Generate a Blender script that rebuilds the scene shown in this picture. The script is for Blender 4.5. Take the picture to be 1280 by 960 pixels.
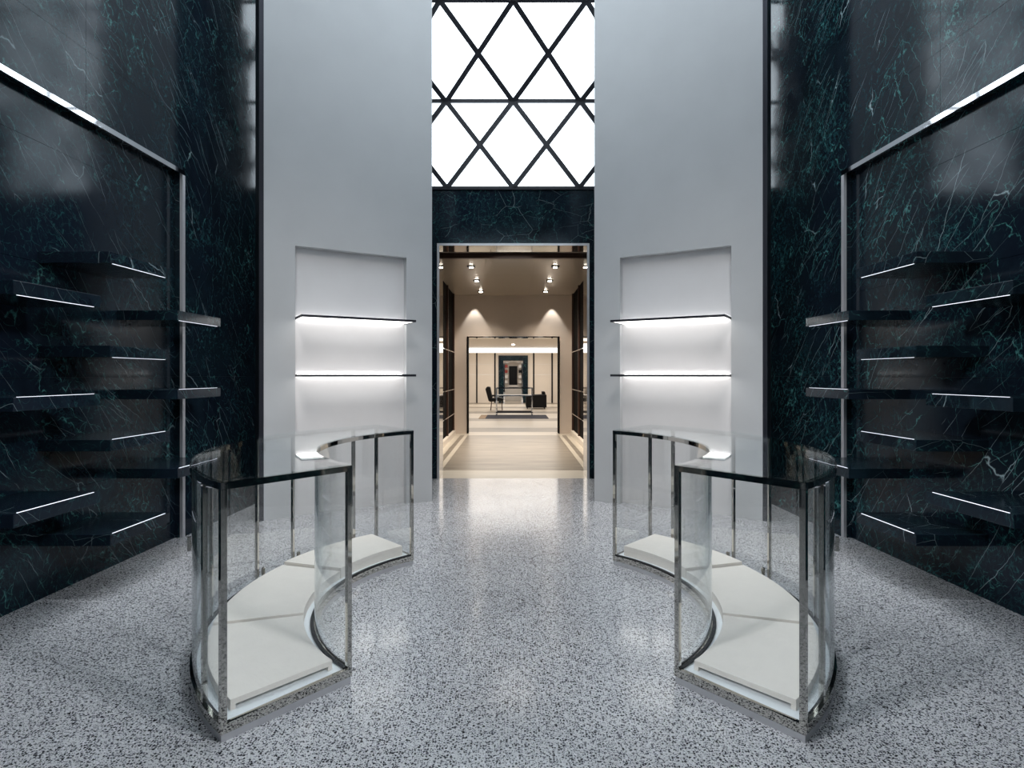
import bpy, bmesh, math, random
from mathutils import Vector, Matrix
random.seed(7)
for o in list(bpy.data.objects): bpy.data.objects.remove(o)
SC = bpy.context.scene; COL = SC.collection

# ---------------------------------------------------------------- camera
cd = bpy.data.cameras.new('camera'); cam = bpy.data.objects.new('camera', cd); COL.objects.link(cam)
cam.location = (0, 0, 1.5); cam.rotation_euler = (math.pi/2, 0, 0)
cd.sensor_width = 36; cd.lens = 726/1280*36
cd.shift_x = -1.5/1280; cd.shift_y = -11.7/1280
cd.clip_start = .05; cd.clip_end = 200
SC.camera = cam
# ---------------------------------------------------------------- world, exposure, large lights
w = bpy.data.worlds.new('overcast_sky'); SC.world = w; w.use_nodes = True
w.node_tree.nodes['Background'].inputs[0].default_value = (.80, .90, 1, 1)
w.node_tree.nodes['Background'].inputs[1].default_value = 1.0
SC.view_settings.view_transform = 'Standard'; SC.view_settings.look = 'None'
SC.view_settings.exposure = 0; SC.view_settings.gamma = 1
SC.cycles.transparent_max_bounces = 32
SC.cycles.max_bounces = 10; SC.cycles.glossy_bounces = 6; SC.cycles.diffuse_bounces = 4
WINDOW_LIGHT = 4.2

def lamp(name, kind, loc, energy, color=(1, 1, 1), rot=(0, 0, 0), **kw):
    l = bpy.data.lights.new(name, kind); l.energy = energy; l.color = color
    for k, v in kw.items(): setattr(l, k, v)
    o = bpy.data.objects.new(name, l); COL.objects.link(o); o.location = loc; o.rotation_euler = rot
    return o
def aimed(loc, target):
    return (Vector(target)-Vector(loc)).to_track_quat('-Z', 'Y').to_euler()
WARM = (1, .88, .74); COOL = (.90, .94, 1)
# ceiling spots washing the floor by the marble walls, plus added fill spots
for s in (-1, 1):
    lamp('hall_spot_and_fill', 'SPOT', (s*1.9, 3.6, 7.0), 350, COOL, aimed((s*1.9, 3.6, 7.0), (s*2.75, 4.2, 0)), spot_size=math.radians(20), spot_blend=1, shadow_soft_size=.12)
    lamp('hall_spot_and_fill', 'SPOT', (-s*2.7, .5, 3.9), 720, COOL, aimed((-s*2.7, .5, 3.9), (s*3.0, 4.0, 0)), spot_size=math.radians(44), spot_blend=1, shadow_soft_size=.3)  # added low fill from the opposite side, reaching the floor under the shelves
    lamp('hall_spot_and_fill', 'SPOT', (s*.7, 1.0, 6.6), 1150, (1, .96, .93), aimed((s*.7, 1.0, 6.6), (s*1.9, 6.4, .7)), spot_size=math.radians(40), spot_blend=1, shadow_soft_size=1.1)  # added soft fill that brightens the lower plaster walls
# corridor and far room
lamp('corridor_light', 'AREA', (0, 9.25, 3.48), 3, (1, .93, .86), (0, 0, 0), shape='RECTANGLE', size=.6, size_y=.3)
lamp('far_room_light', 'AREA', (0, 20, 2.86), 190, (1, .93, .86), (0, 0, 0), shape='RECTANGLE', size=4.5, size_y=7)
lamp('far_room_light', 'AREA', (0, 27.5, 2.86), 185, (1, .93, .86), (0, 0, 0), shape='RECTANGLE', size=5, size_y=4)
lamp('vestibule_light', 'AREA', (0, 32.6, 2.3), 16, (1, .93, .86), (0, 0, 0), size=1)

# ---------------------------------------------------------------- materials
class N:
    def __init__(s, name):
        s.m = bpy.data.materials.new(name); s.m.use_nodes = True; s.t = s.m.node_tree
        s.b = s.t.nodes['Principled BSDF']; s.o = s.t.nodes['Material Output']
    def n(s, kind, ins=None, **kw):
        x = s.t.nodes.new('ShaderNode'+kind)
        for k, v in kw.items(): setattr(x, k, v)
        for k, v in (ins or {}).items():
            if hasattr(v, 'node') or isinstance(v, bpy.types.NodeSocket): s.t.links.new(v, x.inputs[k])
            else: x.inputs[k].default_value = v
        return x
    def set(s, **kw):
        for k, v in kw.items():
            k = k.replace('_', ' ')
            if isinstance(v, bpy.types.NodeSocket): s.t.links.new(v, s.b.inputs[k])
            else: s.b.inputs[k].default_value = v
    def math(s, op, a, b=0.0, clamp=False):
        return s.n('Math', {0: a, 1: b}, operation=op, use_clamp=clamp).outputs[0]
    def mix(s, f, a, b):
        x = s.t.nodes.new('ShaderNodeMix'); x.data_type = 'RGBA'
        for i, v in ((0, f), (6, a), (7, b)):
            if isinstance(v, bpy.types.NodeSocket): s.t.links.new(v, x.inputs[i])
            else: x.inputs[i].default_value = v
        return x.outputs[2]
    def ramp(s, f, lo, hi):
        return s.n('MapRange', {'Value': f, 'From Min': lo, 'From Max': hi}, clamp=True).outputs[0]
    def pos(s, scale=(1, 1, 1), rot=(0, 0, 0), loc=(0, 0, 0)):
        c = s.n('TexCoord').outputs['Object']
        return s.n('Mapping', {'Vector': c, 'Scale': scale, 'Rotation': rot, 'Location': loc}).outputs[0]
def rgb(r, g, b): # sRGB 0-255 to linear
    f = lambda v: (v/255/12.92 if v/255 <= .04045 else ((v/255+.055)/1.055)**2.4)
    return (f(r), f(g), f(b), 1)

def plain(name, col, rough=.5, metal=0, spec=.5, noise=0, nscale=6, bump=0):
    m = N(name); m.set(Base_Color=col, Roughness=rough, Metallic=metal); m.b.inputs['Specular IOR Level'].default_value = spec
    if noise:
        nz = m.n('TexNoise', {'Vector': m.pos(), 'Scale': nscale, 'Detail': 5}).outputs[0]
        d = tuple(c*(1-noise) for c in col[:3])+(1,); l = tuple(min(1, c*(1+noise)) for c in col[:3])+(1,)
        m.set(Base_Color=m.mix(m.ramp(nz, .3, .7), d, l))
        if bump:
            m.set(Normal=m.n('Bump', {'Height': nz, 'Strength': bump, 'Distance': .01}).outputs[0])
    return m.m
def emit(name, col, strength):
    m = N(name); e = m.n('Emission', {'Color': col, 'Strength': strength}); m.t.links.new(e.outputs[0], m.o.inputs[0]); return m.m

def marble(name, teal=1.0, rough=.11, white=1.0):
    m = N(name)
    p = m.pos((1, 1, 1), (0.5, .3, .2))
    warp = m.n('TexNoise', {'Vector': p, 'Scale': 1.3, 'Detail': 4}).outputs['Color']
    fine = m.n('TexNoise', {'Vector': p, 'Scale': 6, 'Detail': 5}).outputs['Color']
    wv = m.n('VectorMath', {0: warp, 1: (.5, .5, .5)}, operation='SUBTRACT').outputs[0]
    wf = m.n('VectorMath', {0: fine, 1: (.5, .5, .5)}, operation='SUBTRACT').outputs[0]
    def vec(scale, rot, a, b, loc):
        c = m.n('TexCoord').outputs['Object']   # rotate first, then stretch, so the runs follow the diagonal
        q = m.n('Mapping', {'Vector': c, 'Scale': tuple(1/v for v in scale), 'Rotation': rot, 'Location': loc}, vector_type='TEXTURE').outputs[0]
        q = m.n('VectorMath', {0: q, 1: m.n('VectorMath', {0: wv, 'Scale': a}, operation='SCALE').outputs[0]}, operation='ADD').outputs[0]
        return m.n('VectorMath', {0: q, 1: m.n('VectorMath', {0: wf, 'Scale': b}, operation='SCALE').outputs[0]}, operation='ADD').outputs[0]
    def veins(scale, rot, vs, width, a, b, mlo, mhi, mscale, loc):
        q = vec(scale, rot, a, b, loc)
        d = m.n('TexVoronoi', {'Vector': q, 'Scale': vs}, feature='DISTANCE_TO_EDGE').outputs['Distance']
        v = m.math('SUBTRACT', 1, m.ramp(d, 0, width))
        v = m.math('POWER', v, 1.6)
        mask = m.n('TexNoise', {'Vector': m.pos((1, 1, 1), (0, 0, 0), loc), 'Scale': mscale, 'Detail': 3}).outputs[0]
        return m.math('MULTIPLY', v, m.ramp(mask, mlo, mhi))
    big = m.n('TexNoise', {'Vector': p, 'Scale': .9, 'Detail': 3}).outputs[0]
    cloud = m.n('TexNoise', {'Vector': vec((1, 1, .7), (0.4, 0, 0), .6, .2, (3, 1, 2)), 'Scale': 4, 'Detail': 8, 'Roughness': .7}).outputs[0]
    base = m.mix(m.ramp(cloud, .35, .8), rgb(11, 15, 22), rgb(26, 44, 52))
    base = m.mix(m.ramp(big, .35, .7), base, rgb(20, 28, 40))
    # dense teal crackle in patches
    v1 = veins((1.0, 1.3, .45), (.75, 0, 0), 13, .05, .5, .20, .47, .62, 1.5, (5, 2, 1))
    v1b = veins((1.0, 1.5, .38), (.45, 0, .2), 24, .09, .7, .22, .48, .66, 1.8, (1, 7, 3))
    v1c = veins((1.0, 1.0, .8), (-.6, .5, .3), 9, .035, .7, .24, .49, .62, 1.2, (4, 3, 8))
    # longer teal runs and thin straight white runs, drawn out along steep diagonals
    v2 = veins((1, 1.6, .35), (.72, 0, 0), 3.0, .014, .6, .16, .46, .56, 1.6, (9, 4, 2))
    v2b = veins((1, 1.8, .35), (-.35, 0, 0), 3.2, .012, .5, .14, .48, .58, 1.3, (6, 9, 5))
    v3 = veins((1, 2.0, .20), (.62, 0, 0), 2.4, .0065, .16, .05, .49, .56, 1.9, (2, 8, 6))
    v4 = veins((1, 2.0, .20), (.95, 0, .1), 2.2, .0055, .14, .04, .50, .57, 1.7, (7, 1, 4))
    brk = m.ramp(m.n('TexNoise', {'Vector': p, 'Scale': 26, 'Detail': 4}).outputs[0], .38, .62)
    c = m.mix(m.math('MULTIPLY', v1, m.math('MULTIPLY', brk, .85*teal), True), base, rgb(40, 88, 90))
    c = m.mix(m.math('MULTIPLY', v1b, m.math('MULTIPLY', brk, .75*teal), True), c, rgb(38, 84, 88))
    c = m.mix(m.math('MULTIPLY', v1c, m.math('MULTIPLY', brk, .80*teal), True), c, rgb(46, 96, 96))
    c = m.mix(m.math('MULTIPLY', m.math('MAXIMUM', v2, v2b), m.math('MULTIPLY', brk, teal), True), c, rgb(74, 130, 126))
    c = m.mix(m.math('MULTIPLY', v3, .55*white, True), c, rgb(170, 190, 194))
    c = m.mix(m.math('MULTIPLY', v4, .45*white, True), c, rgb(150, 175, 178))
    rv = m.n('MapRange', {'Value': cloud, 'From Min': .3, 'From Max': .75, 'To Min': rough*.75, 'To Max': rough*1.6}).outputs[0]
    m.b.inputs['Specular Tint'].default_value = (.80, .92, 1, 1)
    m.set(Base_Color=c, Roughness=rv); m.b.inputs['Specular IOR Level'].default_value = .22
    return m.m

def terrazzo():
    m = N('terrazzo')
    p = m.pos()
    base = m.mix(m.ramp(m.n('TexNoise', {'Vector': p, 'Scale': 1.1, 'Detail': 4}).outputs[0], .3, .7), rgb(190, 190, 191), rgb(206, 206, 207))
    wz = m.n('TexNoise', {'Vector': p, 'Scale': 90, 'Detail': 2}).outputs['Color']
    q = m.n('VectorMath', {0: p, 1: m.n('VectorMath', {0: wz, 'Scale': .008}, operation='SCALE').outputs[0]}, operation='ADD').outputs[0]
    def chips(scale, keep, size, off):
        qq = m.n('VectorMath', {0: q, 1: off}, operation='ADD').outputs[0]
        v = m.n('TexVoronoi', {'Vector': qq, 'Scale': scale, 'Randomness': 1.0}, voronoi_dimensions='2D')
        sep = m.n('SeparateColor', {0: v.outputs['Color']})
        lim = m.math('MULTIPLY', sep.outputs[1], size)
        on = m.math('LESS_THAN', v.outputs['Distance'], m.math('ADD', lim, size*.45))
        return m.math('MULTIPLY', on, m.math('LESS_THAN', sep.outputs[0], keep)), sep.outputs[2]
    a, ca = chips(82, .56, .31, (0, 0, 0))
    b, cb = chips(140, .48, .33, (3.1, 7.7, 0))
    d, cd_ = chips(92, .34, .30, (9.1, 1.7, 0))
    g, cg = chips(190, .30, .32, (5.1, 4.7, 0))
    c = m.mix(d, base, m.mix(cd_, rgb(200, 199, 204), rgb(222, 222, 226)))
    c = m.mix(g, c, rgb(120, 120, 130))
    c = m.mix(b, c, m.mix(cb, rgb(16, 17, 22), rgb(84, 84, 94)))
    c = m.mix(a, c, m.mix(m.math('POWER', ca, 2.0), rgb(10, 11, 14), rgb(70, 70, 80)))
    rn = m.n('TexNoise', {'Vector': p, 'Scale': 2.2, 'Detail': 3}).outputs[0]
    m.set(Base_Color=c, Roughness=m.n('MapRange', {'Value': rn, 'From Min': .3, 'From Max': .7, 'To Min': .10, 'To Max': .19}).outputs[0])
    m.b.inputs['Specular IOR Level'].default_value = .36
    return m.m

def glass(name, tint=(.965, .985, .98, 1), refl=1.0):
    m = N(name)
    lw = m.n('LayerWeight', {'Blend': .5}).outputs['Facing']
    tint = m.mix(m.math('POWER', lw, 7.0), tint, (.62, .72, .76, 1))   # longer path through the pane at a glancing angle
    back = m.n('NewGeometry').outputs['Backfacing']
    ior = m.n('MapRange', {'Value': back, 'To Min': 1.45, 'To Max': 1/1.45}).outputs[0]   # same reflectance on both faces of the pane
    fr = m.n('Fresnel', {'IOR': ior}).outputs[0]
    tr = m.n('BsdfTransparent', {'Color': tint}); gl = m.n('BsdfGlossy', {'Color': (1, 1, 1, 1), 'Roughness': 0.0})
    mx = m.n('MixShader', {0: m.math('MULTIPLY', fr, refl, True), 1: tr.outputs[0], 2: gl.outputs[0]})
    m.t.links.new(mx.outputs[0], m.o.inputs[0]); m.t.nodes.remove(m.b)
    return m.m

def travertine(name, a, b, rough=.22):
    m = N(name)
    nz = m.n('TexNoise', {'Vector': m.pos((.7, 5, 5)), 'Scale': 1.6, 'Detail': 7, 'Roughness': .6}).outputs[0]
    m.set(Base_Color=m.mix(m.ramp(nz, .3, .72), a, b), Roughness=rough); return m.m

M = dict(
    marble=marble('dark_green_marble'),
    marble_shelf=marble('dark_green_marble_shelf', .55, .16),
    marble_right=marble('veined_green_marble', 1.9, white=1.7),
    terrazzo=terrazzo(),
    plaster=plain('grey_plaster', rgb(180, 182, 184), .55, noise=.03, nscale=2.2, bump=.05),
    niche=plain('pale_plaster', rgb(206, 205, 206), .6, noise=.02, nscale=3),
    trim=plain('dark_bronze_metal', rgb(40, 42, 50), .4, .6),
    black=plain('black_steel', rgb(22, 24, 34), .45),
    chrome=plain('polished_nickel', (.55, .53, .49, 1), .045, 1),
    brushed=plain('brushed_steel', (.50, .49, .50, 1), .22, 1),
    satin=plain('satin_steel', (.62, .62, .64, 1), .42, .7),
    strip=plain('polished_steel', (.80, .81, .84, 1), .05, 1),
    deck=plain('white_lacquer', rgb(236, 240, 242), .35),
    riser=plain('cream_leather', rgb(232, 225, 216), .6, noise=.02, nscale=9),
    matte_dark=plain('matte_black', rgb(18, 20, 24), .6, 0, .2),
    glass=glass('clear_glass', (.993, .997, .996, 1)),
    topglass=glass('top_glass', (.985, .993, .99, 1), 1.0),
    pane=emit('daylit_pane', (.82, .92, 1, 1), WINDOW_LIGHT),
    led=emit('led', (1, .985, .96, 1), 8), dim_glow=emit('dim_glow', (.86, .88, 1, 1), 1.6),
    led_panel=emit('led_panel', (1, .98, .955, 1), 3.0),
    dark=plain('dark_paint', rgb(26, 27, 32), .6),
    beige=plain('beige_stucco', rgb(212, 199, 187), .6, noise=.03, nscale=2),
    cream=plain('cream_panel', rgb(222, 213, 201), .45, noise=.02, nscale=2),
    corr_ceil=plain('taupe_ceiling', rgb(190, 180, 168), .22),
    field=travertine('taupe_travertine', rgb(104, 97, 88), rgb(152, 143, 130), .34),
    band=travertine('cream_stone', rgb(186, 178, 164), rgb(200, 192, 178), .34),
    blackglass=plain('black_glass', rgb(10, 8, 8), .75, 0, .05),
    brown=plain('brown_lacquer', rgb(66, 44, 36), .35),
    leather=plain('black_leather', rgb(10, 10, 12), .5, 0, .2),
    navy=plain('navy_rug', rgb(34, 38, 52), .9), tan=plain('tan_rug', rgb(150, 130, 108), .9),
    downlight=emit('downlight_lens', (1, .90, .76, 1), 28), cove=emit('cove_light', (1, .95, .87, 1), 2.2),
    red=plain('red_leather', rgb(140, 50, 40), .4), white=plain('white_box', rgb(215, 212, 208), .5),
)

# ---------------------------------------------------------------- mesh helpers
def mesh_obj(name, bm, mat, parent=None, smooth=False, bevel=0):
    bmesh.ops.recalc_face_normals(bm, faces=bm.faces)
    me = bpy.data.meshes.new(name); bm.to_mesh(me); bm.free(); me.materials.append(M[mat] if isinstance(mat, str) else mat)
    if smooth:
        for f in me.polygons: f.use_smooth = True
        try: me.set_sharp_from_angle(angle=math.radians(35))
        except Exception: pass
    o = bpy.data.objects.new(name, me); COL.objects.link(o)
    if parent: o.parent = parent; o.matrix_parent_inverse = parent.matrix_basis.inverted()
    if bevel:
        b = o.modifiers.new('bevel', 'BEVEL'); b.width = bevel; b.segments = 2; b.limit_method = 'ANGLE'; b.harden_normals = False
    return o
def hexa(bm, v):   # 8 corners: bottom ring of 4, top ring of 4
    q = [bm.verts.new(p) for p in v]
    for f in ((0, 1, 2, 3), (4, 5, 6, 7), (0, 1, 5, 4), (1, 2, 6, 5), (2, 3, 7, 6), (3, 0, 4, 7)): bm.faces.new([q[i] for i in f])
def box(bm, x0, x1, y0, y1, z0, z1):
    hexa(bm, [(x0, y0, z0), (x1, y0, z0), (x1, y1, z0), (x0, y1, z0), (x0, y0, z1), (x1, y0, z1), (x1, y1, z1), (x0, y1, z1)])
def one(name, mat, parent, *b, **kw):
    bm = bmesh.new(); box(bm, *b); return mesh_obj(name, bm, mat, parent, **kw)
def prism(bm, pts, z0, z1):
    a = [bm.verts.new((x, y, z0)) for x, y in pts]; b = [bm.verts.new((x, y, z1)) for x, y in pts]
    bm.faces.new(a); bm.faces.new(b)
    for i in range(len(pts)): j = (i+1) % len(pts); bm.faces.new((a[i], a[j], b[j], b[i]))
def cyl(bm, p, q, r, n=12):
    p, q = Vector(p), Vector(q); d = (q-p).normalized()
    u = d.orthogonal().normalized(); v = d.cross(u)
    A = [bm.verts.new(p+u*(r*math.cos(2*math.pi*i/n))+v*(r*math.sin(2*math.pi*i/n))) for i in range(n)]
    B = [bm.verts.new(q+u*(r*math.cos(2*math.pi*i/n))+v*(r*math.sin(2*math.pi*i/n))) for i in range(n)]
    bm.faces.new(A); bm.faces.new(B)
    for i in range(n): j = (i+1) % n; bm.faces.new((A[i], A[j], B[j], B[i]))
def bar(bm, p, q, wid, dep, nrm):   # rectangular bar from p to q
    p, q = Vector(p), Vector(q); d = (q-p).normalized(); n = Vector(nrm).normalized(); u = d.cross(n).normalized(); n = u.cross(d)
    r = []
    for e in (p, q):
        for a, b in ((-1, -1), (1, -1), (1, 1), (-1, 1)): r.append(e+u*(a*wid/2)+n*(b*dep/2))
    hexa(bm, r)
def slab(bm, poly, n, t):   # planar polygon thickened along n
    a = [bm.verts.new(Vector(p)) for p in poly]; b = [bm.verts.new(Vector(p)+Vector(n)*t) for p in poly]
    bm.faces.new(a); bm.faces.new(b)
    for i in range(len(poly)): j = (i+1) % len(poly); bm.faces.new((a[i], a[j], b[j], b[i]))
def tag(o, label=None, cat=None, group=None, kind=None):
    if label: o['label'] = label
    if cat: o['category'] = cat
    if group: o['group'] = group
    if kind: o['kind'] = kind
    return o
def thing(name, label, cat, loc=(0, 0, 0), group=None):
    o = bpy.data.objects.new(name, None); COL.objects.link(o); o.location = loc; o.empty_display_size = .1
    return tag(o, label, cat, group)
def struct(name, label=None):
    o = bpy.data.objects.new(name, None); COL.objects.link(o); o['kind'] = 'structure'
    if label: o['label'] = label
    return o

# ================================================================ SETTING: hall
FL = one('floor', 'terrazzo', None, -3.6, 3.6, -3.2, 8.40, -.12, 0)
tag(FL, 'polished pale grey terrazzo floor with black and white chips', kind='structure')

COURSES = [0, .69, 1.48, 2.25, 3.05, 3.84, 4.64, 5.43, 6.22, 7.25]
G = .0012
def wx(s, a, y): return s*(a-.032*y)
def whexa(bm, s, y0, y1, z0, z1, a0, a1):   # block in side-wall coordinates, a = distance from the axis
    hexa(bm, [(wx(s, a0, y0), y0, z0), (wx(s, a0, y1), y1, z0), (wx(s, a1, y1), y1, z0), (wx(s, a1, y0), y0, z0),
              (wx(s, a0, y0), y0, z1), (wx(s, a0, y1), y1, z1), (wx(s, a1, y1), y1, z1), (wx(s, a1, y0), y0, z1)])
A_OUT, A_REC = 3.216, 3.283
R0, R1, RZ = 1.0, 5.346, 3.343
for s, side in ((-1, 'left'), (1, 'right')):
    mm = 'marble' if s < 0 else 'marble_right'
    bm = bmesh.new(); whexa(bm, s, -3.2, 8.60, 0, 7.25, A_REC+.045, A_REC+.2)
    W = mesh_obj('wall_'+side, bm, 'dark'); tag(W, 'dark green veined marble wall on the %s' % side, kind='structure')
    ys = [-3.2, -1.65, -.48, .70, 1.87, 3.03, 4.19, 5.346, 6.53, 7.70, 8.36]
    for i in range(len(ys)-1):
        for j in range(len(COURSES)-1):
            y0, y1, z0, z1 = ys[i], ys[i+1], COURSES[j], COURSES[j+1]
            for (a, b, c, d) in ([(y0, y1, z0, z1)]):
                # leave the recess free
                if b > R0 and a < R1-.01 and c < RZ:
                    pcs = []
                    if a < R0: pcs.append((a, R0, c, min(d, RZ) if d > RZ else d))
                    if d > RZ: pcs.append((a, b, RZ, d))
                else: pcs = [(a, b, c, d)]
                for (a2, b2, c2, d2) in pcs:
                    bm = bmesh.new(); whexa(bm, s, a2+G, b2-G, c2+(G if c2 else 0), d2-G, A_OUT, A_REC+.045)
                    mesh_obj('marble_panel', bm, mm, W)
    ry = [R0, 2.41, 3.58, 4.77, R1]
    rz = [0, .69, 1.48, 2.25, 3.05, RZ]
    for i in range(4):
        for j in range(5):
            bm = bmesh.new(); whexa(bm, s, ry[i]+G, ry[i+1]-G, rz[j]+(G if j else 0), rz[j+1]-G, A_REC, A_REC+.04)
            mesh_obj('marble_panel', bm, mm, W)
    # polished metal frame around the recess
    F = struct('trim_1' if s < 0 else 'trim_2', 'polished steel frame around the %s marble recess' % side)
    bm = bmesh.new(); whexa(bm, s, R0-.05, R1+.03, RZ-.002, RZ+.038, A_OUT-.006, A_OUT+.02); mesh_obj('top_rail', bm, 'strip', F)
    bm = bmesh.new(); whexa(bm, s, R1-.006, R1+.034, 0, RZ-.003, A_OUT-.006, A_OUT+.02); mesh_obj('post', bm, 'satin', F)
    bm = bmesh.new(); whexa(bm, s, R0-.034, R0+.006, 0, RZ-.003, A_OUT-.006, A_OUT+.02); mesh_obj('post', bm, 'strip', F)

# ---------------------------------------------------------------- marble shelves
def shelf(s, y0, z, label, bright_top, n):
    L, T = .635, .077; a0 = 2.80
    t = thing('marble_shelf', label, 'shelf', (wx(s, 2.8, y0), y0, z-T), 'marble shelves on the %s wall' % ('left' if s < 0 else 'right'))
    bm = bmesh.new(); whexa(bm, s, y0, y0+L, z-T, z, a0, A_REC)
    mesh_obj('shelf_slab', bm, 'marble_shelf', t, bevel=.0025)
    bm = bmesh.new()
    if bright_top: whexa(bm, s, y0+.03, y0+L-.05, z-.0015, z+.0022, a0+.003, a0+.010)  # glowing line on whichever long edge shows from eye level
    else: whexa(bm, s, y0+.03, y0+L-.05, z-T-.0022, z-T+.0015, a0+.003, a0+.010)
    o = mesh_obj('glow_strip', bm, 'dim_glow', t); o['label'] = 'thin bright line along the room-side edge'
    if n:
        bm = bmesh.new(); whexa(bm, s, y0+.12, y0+L-.12, z-T-.004, z-T-.0002, A_REC-.05, A_REC-.04)
        mesh_obj('glow_strip', bm, 'dim_glow', t)
for s, side in ((-1, 'left'), (1, 'right')):
    e = '%s edge' % side
    for y0, zs, where in ((3.136, (2.012, 1.376, .745), 'cut off by the photo edge'),
                          (3.858, (2.32, 1.693, 1.066, .437), 'in the middle column'),
                          (4.592, (2.008, 1.382, .756), 'overlapping the steel post')):
        rank = {3: ('highest', 'middle one', 'lowest'), 4: ('highest', 'second highest', 'second lowest', 'lowest')}[len(zs)]
        for k, z in enumerate(zs):
            shelf(s, y0, z, '%s of %s dark marble shelves %s, %s wall' % (rank[k], 'four' if len(zs) == 4 else 'three', where, side), z < 1.5, 0)

# ---------------------------------------------------------------- front wall with doorway and glazed vault
YW = 8.37; DX = 1.075; DZ = 3.37; WZ = 4.167
FW = struct('wall_front', 'dark marble wall around the doorway')
def wxx(y): return 3.216-.032*y
for x0, x1, z0, z1 in [(-DX, DX, DZ, WZ)]+[(s*DX if s > 0 else -1.95, 1.95 if s > 0 else -DX, COURSES[j], min(COURSES[j+1], WZ)) for s in (-1, 1) for j in range(6) if COURSES[j] < WZ]+[(1.95 if s > 0 else -2.94, 2.94 if s > 0 else -1.95, COURSES[j], min(COURSES[j+1], WZ)) for s in (-1, 1) for j in range(6) if COURSES[j] < WZ]:
    bm = bmesh.new(); box(bm, x0+G, x1-G, YW, YW+.12, z0+G, z1-G); mesh_obj('marble_panel', bm, 'marble', FW)
one('backing', 'dark', FW, -3.2, -DX-.012, YW+.121, YW+.41, 0, WZ); one('backing', 'dark', FW, DX+.012, 3.2, YW+.121, YW+.41, 0, WZ)
one('backing', 'dark', FW, -DX, DX, YW+.121, YW+.41, DZ+.012, WZ)
# unseen dark blocks, added to cut the glazing's reflection in the side marble
for s in (-1, 1):
    for k, (z0, z1, y, xo) in enumerate(((0, 5.25, 7.95, 2.22), (4.9, 6.05, 7.50, 2.42), (5.8, 6.45, 7.02, 2.6))):
        x0, x1 = sorted((s*(1.24 if k < 2 else 1.6), s*xo)); one('reflection_blocker', 'matte_dark', FW, x0, x1, y, y+.2, z0, z1)
# chrome door lining
D = struct('door_1', 'tall doorway lined with mirror-polished steel')
for s in (-1, 1):
    x0, x1 = sorted((s*DX, s*(DX-.012))); one('jamb', 'chrome', D, x0, x1, YW-.004, YW+.42, 0, DZ)
    x0, x1 = sorted((s*(DX-.012), s*(DX+.022))); one('jamb_edge', 'satin', D, x0, x1, YW-.014, YW-.004, 0, DZ+.02)
one('header_lining', 'chrome', D, -DX+.012, DX-.012, YW-.004, YW+.42, DZ-.012, DZ)
one('header_edge', 'satin', D, -DX+.012, DX-.012, YW-.014, YW-.004, DZ-.012, DZ+.02)
# glazed vault
PROF = [(8.37, 4.185), (8.25, 5.378), (7.54, 6.36), (6.47, 6.93), (5.28, 7.14), (4.07, 7.16), (2.86, 7.16)]
V = struct('window_1', 'diamond-lattice glazed vault with black steel bars over the doorway')
BW = .951; XC = 0.0; NB = 3
def vp(row, f, x):
    (y0, z0), (y1, z1) = PROF[row], PROF[row+1]
    # bay width grows very slightly with the lean, as built
    return Vector((x, y0+(y1-y0)*f, z0+(z1-z0)*f))
for r in range(len(PROF)-1):
    (y0, z0), (y1, z1) = PROF[r], PROF[r+1]
    n = Vector((0, z1-z0, -(y1-y0))).normalized()     # outward
    if r == 0:
        bm = bmesh.new(); bar(bm, (-2.94, y0, z0), (2.94, y0, z0), .045, .07, n); mesh_obj('transom', bm, 'black', V)
    bm = bmesh.new(); bar(bm, (-2.94, y1, z1), (2.94, y1, z1), .05, .07, n); mesh_obj('transom', bm, 'black', V)
    for k in range(-NB, NB+1):
        x = XC+k*BW
        # diamond centred on x
        P = [vp(r, 0, x), vp(r, .5, x+BW/2), vp(r, 1, x), vp(r, .5, x-BW/2)]
        for q in P: q.x = max(-2.94, min(2.94, q.x))
        bm = bmesh.new(); slab(bm, P, n, .02); mesh_obj('pane', bm, 'pane', V)
        if k < NB:
            for a, b in ((0, .5), (1, .5)):
                P = [vp(r, a, x), vp(r, a, x+BW), vp(r, b, x+BW/2)]
                bm = bmesh.new(); slab(bm, P, n, .02); mesh_obj('pane', bm, 'pane', V)
            bm = bmesh.new(); bar(bm, vp(r, 0, x)-n*.01, vp(r, 1, x+BW)-n*.01, .066, .05, n); mesh_obj('glazing_bar', bm, 'black', V)
            bm = bmesh.new(); bar(bm, vp(r, 0, x+BW)-n*.008, vp(r, 1, x)-n*.008, .066, .05, n); mesh_obj('glazing_bar', bm, 'black', V)
one('ceiling', 'dark', None, -3.35, 3.35, -3.2, 2.85, 7.13, 7.25)['kind'] = 'structure'
V2 = struct('rear_fill_glazing', 'added glowing lattice behind the camera, lighting the front faces')  # unseen glazing, added to brighten the walls that face the camera
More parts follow.
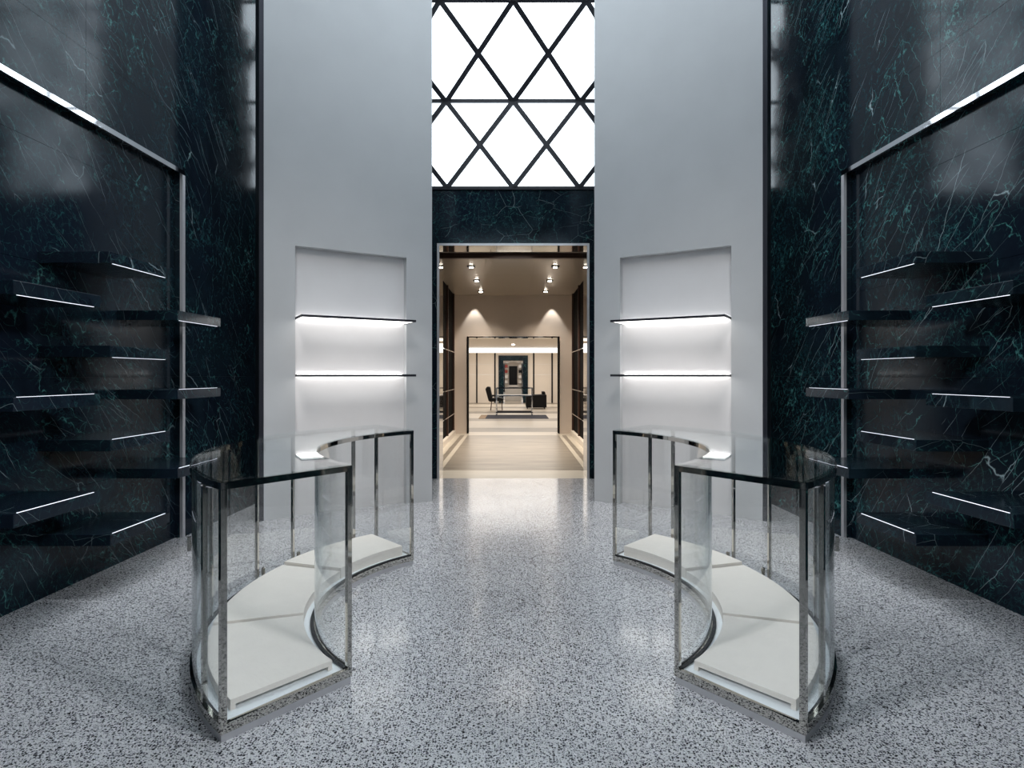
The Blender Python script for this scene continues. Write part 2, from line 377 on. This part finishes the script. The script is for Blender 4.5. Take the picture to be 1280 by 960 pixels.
for r in range(2):
    z0, z1 = 3.9+1.05*r, 4.95+1.05*r
    for k in range(-NB, NB+1):
        x = k*BW; cl = lambda v: max(-2.94, min(2.94, v))
        P = [Vector((cl(a), -3.15, b)) for a, b in ((x, z0), (x+BW/2, (z0+z1)/2), (x, z1), (x-BW/2, (z0+z1)/2))]
        bm = bmesh.new(); slab(bm, P, (0, -1, 0), .02); mesh_obj('pane', bm, 'pane', V2)
        if k < NB:
            for a, b in ((z0, (z0+z1)/2), (z1, (z0+z1)/2)):
                bm = bmesh.new(); slab(bm, [Vector((x, -3.15, a)), Vector((x+BW, -3.15, a)), Vector((x+BW/2, -3.15, b))], (0, -1, 0), .02); mesh_obj('pane', bm, 'pane', V2)
            bm = bmesh.new(); bar(bm, (x, -3.12, z0), (x+BW, -3.12, z1), .066, .04, (0, 1, 0)); mesh_obj('glazing_bar', bm, 'black', V2)
            bm = bmesh.new(); bar(bm, (x, -3.11, z1), (x+BW, -3.11, z0), .066, .04, (0, 1, 0)); mesh_obj('glazing_bar', bm, 'black', V2)
BK = one('wall_back', 'dark', None, -3.3, 3.3, -3.3, -3.2, 0, 7.2); tag(BK, 'dark wall behind the camera', kind='structure')

# ---------------------------------------------------------------- angled grey plaster walls with niches
U = Vector((.8603, .5097)); Nn = Vector((-.5097, .8603)); P0 = Vector((-2.56, 5.96)); LEN = 1.854
def sl(s, t, d): # t along the wall, d back into it
    p = P0+U*t+Nn*d
    return (p.x*-s, p.y)
def sprism(bm, s, t0, t1, d0, d1, z0, z1):
    prism(bm, [sl(s, t0, d0), sl(s, t1, d0), sl(s, t1, d1), sl(s, t0, d1)], z0, z1)
NT0, NT1, NZ, ND = .307, 1.535, 2.86, .085
for s, side in ((-1, 'left'), (1, 'right')):
    W = struct('wall_front_'+side, 'tall angled grey plaster wall with a shelf niche %s of the doorway' % side)
    bm = bmesh.new()
    sprism(bm, s, 0, NT0, 0, ND, 0, 6.4); sprism(bm, s, NT1, LEN, 0, ND, 0, 6.4); sprism(bm, s, NT0, NT1, 0, ND, NZ, 6.4)
    sprism(bm, s, 0, LEN, ND+.02, .28, 0, 6.4)
    mesh_obj('plaster_face', bm, 'plaster', W)
    bm = bmesh.new(); sprism(bm, s, .01, LEN-.01, ND, ND+.02, 0, 6.38)
    o = mesh_obj('niche_back', bm, 'niche', W); o['label'] = 'paler plaster back of the niche'
    bm = bmesh.new(); sprism(bm, s, -.045, -.0005, -.004, .284, 0, 6.4); o = mesh_obj('edge_trim', bm, 'trim', W); o['label'] = 'dark metal edge'
    for k, (z, nm) in enumerate(((2.108, 'upper'), (1.503, 'lower'))):
        c = sl(s, (NT0+NT1)/2, -.15)
        t = thing('niche_shelf', '%s slim black-edged shelf with light strip in the niche %s of the doorway' % (nm, side), 'shelf', (c[0], c[1], z-.022), 'niche shelves beside the doorway')
        bm = bmesh.new(); sprism(bm, s, NT0+.004, NT1-.004, -.32, -.308, z-.024, z); sprism(bm, s, NT0+.004, NT0+.012, -.308, .06, z-.024, z); sprism(bm, s, NT1-.012, NT1-.004, -.308, .06, z-.024, z)
        mesh_obj('edge_frame', bm, 'black', t)
        bm = bmesh.new(); sprism(bm, s, NT0+.0125, NT1-.0125, -.3075, .05, z-.012, z-.002); mesh_obj('shelf_board', bm, 'niche', t)
        bm = bmesh.new(); sprism(bm, s, NT0+.014, NT1-.014, -.30, .045, z-.018, z-.0125); o = mesh_obj('light_panel', bm, 'led_panel', t); o['label'] = 'glowing white underside'
        bm = bmesh.new(); sprism(bm, s, NT0+.03, NT1-.03, .064, .076, z-.020, z+.004); o = mesh_obj('glow_strip', bm, 'led', t); o['label'] = 'bright light strip along the back edge'

# ================================================================ GLASS SHOWCASES
CX, CY, RI, RO, AM = .035, 3.705, 1.154, 1.773, 49.5
ZD, ZT = .072, 1.061
def ap(s, r, a): a = math.radians(a); return (s*(CX+r*math.cos(a)), CY+r*math.sin(a))
def arc(bm, s, r0, r1, a0, a1, z0, z1, n=None):
    n = n or max(3, int(abs(a1-a0)/2.2))
    rings = []
    for i in range(n+1):
        a = a0+(a1-a0)*i/n; p, q = ap(s, r0, a), ap(s, r1, a)
        rings.append([bm.verts.new((*p, z0)), bm.verts.new((*q, z0)), bm.verts.new((*q, z1)), bm.verts.new((*p, z1))])
    for A, B in zip(rings, rings[1:]):
        for i in range(4): j = (i+1) % 4; bm.faces.new((A[i], A[j], B[j], B[i]))
    bm.faces.new(rings[0]); bm.faces.new(rings[-1])
def deg(d, r): return math.degrees(d/r)
def endbar(bm, s, sg, off0, off1, r0, r1, z0, z1): # bar along the radial end, offsets measured inward from the end plane
    a = math.radians(sg*AM); rad = Vector((math.cos(a), math.sin(a))); tan = Vector((math.sin(a), -math.cos(a)))*sg
    pts = []
    for r, o in ((r0, off0), (r1, off0), (r1, off1), (r0, off1)):
        v = rad*r+tan*o; pts.append((s*(CX+v.x), CY+v.y))
    prism(bm, pts, z0, z1)
def apost(s, r0, r1, a, wdt, z0, z1):
    bm = bmesh.new(); c = (r0+r1)/2; h = deg(wdt/2, c); arc(bm, s, r0, r1, a-h, a+h, z0, z1, 1); return bm
for s, side in ((-1, 'left'), (1, 'right')):
    c = ap(s, (RI+RO)/2, 0)
    T = thing('glass_showcase', 'curved glass showcase with polished metal frame on the %s side of the hall' % side, 'display case', (c[0], c[1], 0), 'pair of curved glass showcases')
    P = lambda nm, bm, mat, **k: mesh_obj(nm, bm, mat, T, **k)
    bm = bmesh.new(); arc(bm, s, RI+.004, RO-.004, -AM+.2, AM-.2, 0, .0335); P('plinth', bm, 'satin', smooth=True)
    for nm, z0, z1, wr in (('base_frame', .034, .074, .022), ('top_frame', ZT-.030, ZT-.002, .024)):
        bm = bmesh.new()
        arc(bm, s, RI, RI+wr, -AM, AM, z0, z1); arc(bm, s, RO-wr, RO, -AM, AM, z0, z1)
        for sg in (-1, 1): endbar(bm, s, sg, 0, wr, RI+wr, RO-wr, z0, z1)
        P(nm, bm, 'chrome', smooth=True)
    bm = bmesh.new(); arc(bm, s, RI+.0225, RO-.0225, -AM+1, AM-1, .045, ZD-.002); o = P('deck', bm, 'deck'); o['label'] = 'white inner floor'
    bm = bmesh.new(); arc(bm, s, RI+.015, RI+.036, -AM+1, AM-1, ZD+.0022, ZD+.006); P('matte_dark', bm, 'matte_dark')  # black strip standing in for the rail's dark top and inner face
    bm = bmesh.new(); arc(bm, s, RI+.0008, RI+.0055, -AM+1.4, AM-1.4, .0745, .079); P('matte_dark', bm, 'matte_dark')  # black strip added over the rail to hide its glare
    bm = bmesh.new(); arc(bm, s, RO-.030, RO-.0225, -AM+1, AM-1, ZD-.0015, ZD+.004); P('matte_dark', bm, 'matte_dark')
    # corner posts
    for sg in (-1, 1):
        for r0, r1 in ((RI, RI+.024), (RO-.026, RO)):
            bm = bmesh.new(); endbar(bm, s, sg, 0, .024, r0, r1, .074, ZT-.030); P('post', bm, 'chrome', bevel=.0015)
    OUT = (-42, -22.5, -10, 10, 22.5, 42)
    for a in OUT: P('post', apost(s, RO-.022, RO-.002, a, .018 if abs(a) != 42 else .026, .074, ZT-.030), 'chrome')
    # glass
    bm = bmesh.new(); arc(bm, s, RI+.006, RI+.013, -AM+1.25, AM-1.25, .074, ZT-.0305, 44); P('curved_pane', bm, 'glass', smooth=True)
    edges = [-AM+.9]+[a for a in OUT]+[AM-.9]
    for a, b in zip(edges, edges[1:]):
        bm = bmesh.new(); arc(bm, s, RO-.015, RO-.009, a+.45, b-.45, .074, ZT-.0305); P('curved_pane', bm, 'glass', smooth=True)
    for sg in (-1, 1):
        bm = bmesh.new(); endbar(bm, s, sg, .008, .015, RI+.025, RO-.027, .074, ZT-.0305); P('end_pane', bm, 'glass')
    for a, b in ((-AM+.15, -17.1), (-16.9, 16.9), (17.1, AM-.15)):
        bm = bmesh.new(); arc(bm, s, RI+.003, RO-.003, a, b, ZT-.0018, ZT+.006); P('top_pane', bm, 'topglass')
    # hinges, lock, handle
    for a, z in ((11.5, .10), (23.8, .10), (11.5, .97), (40, .62), (-40.2, .10)):
        P('hinge', apost(s, RO-.036, RO-.0225, a, .022, z, z+.055), 'chrome')
    P('door_handle', apost(s, RO+.012, RO+.028, -21, .016, .57, .645), 'chrome')
    bm = bmesh.new(); arc(bm, s, RO-.001, RO+.012, -21.2, -20.8, .60, .61, 1); P('handle_stem', bm, 'chrome')
    # cream risers standing in the case
    for k, (a0, a1, zt, nm) in enumerate(((-46.6, -17.2, .117, 'nearest'), (-16.8, 16.6, .128, 'middle'), (17.2, 46.6, .146, 'farthest'))):
        rr0, rr1 = 1.225, 1.700
        cc = ap(s, 1.46, (a0+a1)/2)
        R = thing('display_riser', '%s of three cream display risers inside the %s glass showcase' % (nm, side), 'display stand', (cc[0], cc[1], ZD), 'cream risers in the showcases')
        bm = bmesh.new(); arc(bm, s, rr0, rr1, a0, a1, zt-.026, zt); mesh_obj('riser_top', bm, 'riser', R, bevel=.0015)
        for r0, r1 in ((rr0, rr0+.022), (rr1-.022, rr1)):
            bm = bmesh.new(); arc(bm, s, r0, r1, a0, a1, ZD-.0018, zt-.0262); mesh_obj('leg', bm, 'riser', R)

# ================================================================ CORRIDOR
CW, CZ, CB = 1.527, 3.52, 14.78
F2 = one('floor.001', 'band', None, -CW-.2, CW+.2, 8.40, 15.2, -.12, -.004); F2['kind'] = 'structure'; F2['label'] = 'cream stone floor of the inner corridor'
one('stone_band', 'band', F2, -DX+.012, DX-.012, 8.40, 9.12, -.004, 0)
one('stone_field', 'field', F2, -1.12, 1.12, 9.13, 14.38, -.004, 0)['label'] = 'taupe streaked stone field'
for s in (-1, 1):
    for a, b, m_ in ((1.123, 1.21, 'band'), (1.213, 1.30, 'field'), (1.303, CW, 'band')):
        x0, x1 = sorted((s*a, s*b)); one('stone_band', m_, F2, x0, x1, 9.13, 14.38, -.004, 0)
one('stone_band', 'band', F2, -CW, CW, 14.384, 15.2, -.004, 0)
C2 = one('ceiling.001', 'corr_ceil', None, -CW-.2, CW+.2, 8.79, 14.78, CZ+.004, CZ+.15); C2['kind'] = 'structure'; C2['label'] = 'taupe panelled corridor ceiling'
for x0, x1 in ((-CW, .38), (.384, CW)):
    for y0, y1 in ((8.8, 10.0), (10.004, 11.6), (11.604, 13.3), (13.304, 14.78)): one('ceiling_panel', 'corr_ceil', C2, x0, x1, y0, y1, CZ-.004, CZ+.004)
for s, side in ((-1, 'left'), (1, 'right')):
    x0, x1 = sorted((s*CW, s*(CW+.2)))
    o = one('wall_corridor_'+side, 'beige', None, x0, x1, 8.79, 15.1, 0, CZ); o['kind'] = 'structure'
    # dark glazed wall cabinet
    T = thing('wall_cabinet', 'tall black glass wall cabinet with metal shelf rails on the corridor %s' % side, 'cabinet', (s*CW, 11.6, 0), 'black glass cabinets in the corridor')
    x0, x1 = sorted((s*(CW-.03), s*(CW-.001))); one('back_panel', 'blackglass', T, x0, x1, 9.0, 14.45, .12, CZ-.01)
    one('plinth', 'cream', T, *sorted((s*(CW-.10), s*(CW-.001))), 9.0, 14.45, 0, .118)
    for y in (9.0, 10.35, 11.7, 13.05, 14.40):
        one('upright', 'brown', T, *sorted((s*(CW-.07), s*(CW-.031))), y, y+.04, .12, CZ-.01)
    for z in (.53, 1.13, 2.04):
        one('shelf_rail', 'strip', T, *sorted((s*(CW-.075), s*(CW-.071))), 9.0, 14.45, z, z+.02)
one('beam', 'brown', C2, -CW+.02, CW-.02, 9.62, 9.72, CZ-.09, CZ-.005)
BX, BZ = 1.15, 2.443
W = one('wall_corridor_end', 'beige', None, -CW, -BX-.03, CB, CB+.32, 0, CZ); tag(W, 'beige stucco wall at the corridor end', kind='structure')
one('wall_piece', 'beige', W, BX+.03, CW, CB, CB+.32, 0, CZ); one('wall_piece', 'beige', W, -BX-.03, BX+.03, CB, CB+.32, BZ+.03, CZ)
D2 = struct('door_2', 'dark steel lined opening into the far room')
one('jamb', 'blackglass', D2, -BX-.03, -BX, CB-.02, CB+.33, 0, BZ+.03); one('jamb', 'blackglass', D2, BX, BX+.03, CB-.02, CB+.33, 0, BZ+.03)
one('header_lining', 'chrome', D2, -BX, BX, CB-.02, CB+.33, BZ, BZ+.03)
# recessed downlights
for y in (10.8, 12.4, 14.0):
    for s in (-1, 1):
        nm = {10.8: 'nearest', 12.4: 'middle', 14.0: 'farthest'}[y]
        T = thing('downlight', '%s lit downlight in the %s ceiling row of the corridor' % (nm, 'left' if s < 0 else 'right'), 'ceiling light', (s*.78, y, CZ-.02), 'corridor downlights')
        one('housing', 'matte_dark', T, s*.78-.07, s*.78+.07, y-.07, y+.07, CZ-.02, CZ-.004)
        bm = bmesh.new(); cyl(bm, (s*.78, y, CZ-.034), (s*.78, y, CZ-.0205), .038, 16); mesh_obj('lens', bm, 'downlight', T)
        lamp('downlight_lamp', 'SPOT', (s*.78, y, CZ-.06), 260 if y < 13.5 else 90, WARM, spot_size=math.radians(110), spot_blend=.9, shadow_soft_size=.03)
        if y > 13.5: lamp('wall_washer', 'SPOT', (s*.98, 14.60, CZ-.03), 48, (1, .95, .88), (0, 0, 0), spot_size=math.radians(60), spot_blend=.4, shadow_soft_size=.01)

# ================================================================ FAR ROOM
FY = 30.9; FZ = 2.93; FXW = 3.4
F3 = one('floor.002', 'band', None, -FXW, FXW, 15.2, 35, -.12, -.004); tag(F3, 'pale stone floor of the far room', kind='structure')
yy = 15.2
for i in range(13):
    d = 1.2
    one('stone_band', 'field' if i % 3 == 0 else 'band', F3, -FXW, FXW, yy+.003, yy+d-.003, -.004, 0); yy += d
o = one('ceiling.002', 'cream', None, -FXW, FXW, 15.1, FY+.2, FZ, FZ+.1); o['kind'] = 'structure'
for s, side in ((-1, 'left'), (1, 'right')):
    o = one('wall_far_'+side, 'cream', None, *sorted((s*FXW, s*(FXW+.1))), 15.1, FY+.2, 0, FZ); o['kind'] = 'structure'
    o = one('wall_far_front_'+side, 'cream', None, *sorted((s*(BX+.035), s*FXW)), 15.104, 15.2, 0, FZ); o['kind'] = 'structure'
one('trim_3', 'cream', None, -BX-.03, BX+.03, 15.104, 15.2, BZ+.035, FZ)['kind'] = 'structure'
W = struct('wall_far', 'cream panelled far wall with black vertical strips and a light cove')
xs = [-FXW, -1.94, -.97, -.80]; xs2 = [.80, 1.09, 2.07, FXW]
for a, b in ((-FXW, -1.97), (-1.90, -1.01), (-.93, -.78), (.78, 1.05), (1.13, 2.03), (2.11, FXW)):
    for z0, z1 in ((0, 1.50), (1.505, 2.05), (2.055, 2.66)): one('wall_panel', 'cream', W, a, b, FY, FY+.1, z0, z1)
one('wall_panel', 'cream', W, -.78, .78, FY, FY+.1, 2.52, 2.66)
for a, b in ((-1.97, -1.90), (-1.01, -.93), (1.05, 1.13), (2.03, 2.11)): one('black_strip', 'matte_dark', W, a, b, FY-.02, FY+.1, 0, 2.66)
one('cove_light', 'cove', W, -FXW, FXW, FY+.02, FY+.1, 2.665, 2.90)
D3 = struct('door_3', 'blue-black marble portal in the far wall')
for s in (-1, 1):
    one('jamb', 'marble', D3, *sorted((s*.52, s*.78)), FY-.08, FY+.3, 0, 2.24)
    one('jamb_lining', 'strip', D3, *sorted((s*.44, s*.519)), FY-.06, FY+.3, 0, 2.16)
one('lintel', 'marble', D3, -.78, .78, FY-.08, FY+.3, 2.241, 2.52); one('header_lining', 'strip', D3, -.519, .519, FY-.06, FY+.3, 2.161, 2.24)
W = struct('wall_vestibule', 'small shelved vestibule beyond the far portal')
for s in (-1, 1): one('wall_piece', 'cream', W, *sorted((s*.9, s*1.0)), FY+.3, 34, 0, 2.5)
one('wall_piece', 'cream', W, -.9, .9, 34, 34.1, 0, 2.5); one('wall_piece', 'cream', W, -.9, .9, FY+.3, 34, 2.4, 2.5)
T = thing('black_door', 'small black door deep inside the far portal', 'door', (0, 33.9, 0)); one('door_leaf', 'matte_dark', T, -.24, .24, 33.9, 33.98, .9, 2.0); one('sill', 'white', T, -.6, .6, 33.7, 33.98, 0, .898)
for s, side in ((-1, 'left'), (1, 'right')):
    T = thing('display_shelf_unit', 'tiny shelving unit %s of the black door beyond the portal' % side, 'shelving', (s*.42, 33.7, 0), 'shelving beyond the portal')
    for z in (1.0, 1.3, 1.6, 1.9, 2.2): one('shelf', 'brushed', T, *sorted((s*.27, s*.62)), 33.5, 33.69, z-.02, z)
    one('side_panel', 'brushed', T, *sorted((s*.62, s*.65)), 33.5, 33.69, 0, 2.3)
    for i, z in enumerate((1.0, 1.3, 1.6, 1.9)):
        col = ('white', 'white', 'red', 'red')[i] if s < 0 else ('white', 'white', 'leather', 'white')[i]
        word = {'white': 'white', 'red': 'dark red', 'leather': 'black'}[col]
        bm = bmesh.new(); x0, x1 = sorted((s*.32, s*.52)); box(bm, x0, x1, 33.53, 33.66, z+.001, z+.17); xm = (x0+x1)/2
        bar(bm, (xm-.05, 33.595, z+.165), (xm-.04, 33.595, z+.22), .012, .012, (0, 1, 0)); bar(bm, (xm+.05, 33.595, z+.165), (xm+.04, 33.595, z+.22), .012, .012, (0, 1, 0)); bar(bm, (xm-.045, 33.595, z+.22), (xm+.045, 33.595, z+.22), .012, .012, (0, 1, 0))
        tag(mesh_obj('handbag', bm, col), 'tiny %s handbag on %s shelf up, %s of the far black door' % (word, ('lowest', 'second', 'third', 'fourth')[i], side), 'bag', group='bags beyond the portal')

# console table
TY = 20.8
T = thing('display_table', 'polished metal frame display table with glass top in the far room', 'table', (0.04, TY+.3, 0))
tx0, tx1, ty0, ty1 = -.62, .70, TY, TY+.65
for x in (tx0, tx1-.035):
    for y in (ty0, ty1-.035): one('leg', 'strip', T, x, x+.035, y, y+.035, .0145, 1.0)
def frame(nm, z0, z1, mat, T=T):
    bm = bmesh.new(); box(bm, tx0, tx1, ty0-.001, ty0+.034, z0, z1); box(bm, tx0, tx1, ty1-.034, ty1+.001, z0, z1)
    box(bm, tx0-.001, tx0+.034, ty0+.034, ty1-.034, z0, z1); box(bm, tx1-.034, tx1+.001, ty0+.034, ty1-.034, z0, z1); return mesh_obj(nm, bm, mat, T)
frame('top_frame', 1.0, 1.035, 'strip'); frame('middle_frame', .73, .77, 'strip'); frame('lower_frame', .13, .17, 'black')
one('tray', 'white', T, tx0+.035, tx1-.035, ty0+.035, ty1-.035, .745, .76)
one('top_pane', 'topglass', T, tx0+.035, tx1-.035, ty0+.035, ty1-.035, 1.02, 1.03)
T = thing('rug', 'low navy rug with tan end band under the display table', 'rug', (0, 20.6, 0))
one('rug_field', 'navy', T, -.95, 1.21, 19.75, 21.5, .001, .014); one('end_band', 'tan', T, -1.18, -.951, 19.75, 21.5, .001, .013)
# desk chair (left)
T = thing('desk_chair', 'black leather chair with tall tilted back left of the display table', 'chair', (-.85, 24.6, 0))
def soft(nm, pts, y0, y1, T, mat='leather', bv=.04):
    bm = bmesh.new(); a = [bm.verts.new((x, y0, z)) for x, z in pts]; b = [bm.verts.new((x, y1, z)) for x, z in pts]
    bm.faces.new(a); bm.faces.new(b)
    for i in range(len(pts)): j = (i+1) % len(pts); bm.faces.new((a[i], a[j], b[j], b[i]))
    o = mesh_obj(nm, bm, mat, T, bevel=bv); o.modifiers['bevel'].segments = 3; return o
soft('backrest', [(-1.03, .38), (-.86, .42), (-.97, .99), (-1.10, 1.0), (-1.17, .9)], 24.3, 24.9, T)
soft('seat', [(-1.0, .36), (-.42, .40), (-.40, .50), (-.60, .55), (-.98, .50)], 24.3, 24.9, T, bv=.03)
for y in (24.33, 24.83):
    soft('armrest', [(-.90, .58), (-.45, .60), (-.42, .65), (-.90, .64)], y, y+.05, T, bv=.01)
for x, y in ((-.95, 24.35), (-.46, 24.35), (-.95, 24.85), (-.46, 24.85)):
    bm = bmesh.new(); cyl(bm, (x, y, .0), (x+(.04 if x < -.7 else -.03), y, .40), .014, 8); mesh_obj('leg', bm, 'brown', T)
# armchair (right)
T = thing('armchair', 'boxy black armchair right of the display table', 'chair', (1.0, 25.7, 0))
soft('seat', [(.74, .10), (1.42, .10), (1.42, .44), (.74, .44)], 25.5, 26.05, T, bv=.03)
soft('side_panel', [(.56, .06), (1.46, .06), (1.46, .63), (.56, .60)], 25.35, 25.48, T, bv=.03)
soft('side_panel', [(.56, .06), (1.46, .06), (1.46, .63), (.56, .60)], 26.07, 26.20, T, bv=.03)
soft('backrest', [(1.28, .44), (1.46, .44), (1.40, .76), (1.26, .76)], 25.49, 26.06, T, bv=.03)
for x in (.62, 1.38):
    for y in (25.4, 26.1): bm = bmesh.new(); cyl(bm, (x, y, 0), (x, y, .065), .02, 8); mesh_obj('foot', bm, 'matte_dark', T)
# small round ceiling lamp seen through the far opening
T = thing('ceiling_lamp', 'small glowing ceiling lamp of the far room', 'ceiling light', (0, 27, FZ)); bm = bmesh.new(); cyl(bm, (.0, 27, FZ-.03), (0, 27, FZ-.001), .09, 16); mesh_obj('housing', bm, 'strip', T)
bm = bmesh.new(); cyl(bm, (.0, 27, FZ-.045), (0, 27, FZ-.0305), .07, 16); mesh_obj('lens', bm, 'downlight', T)
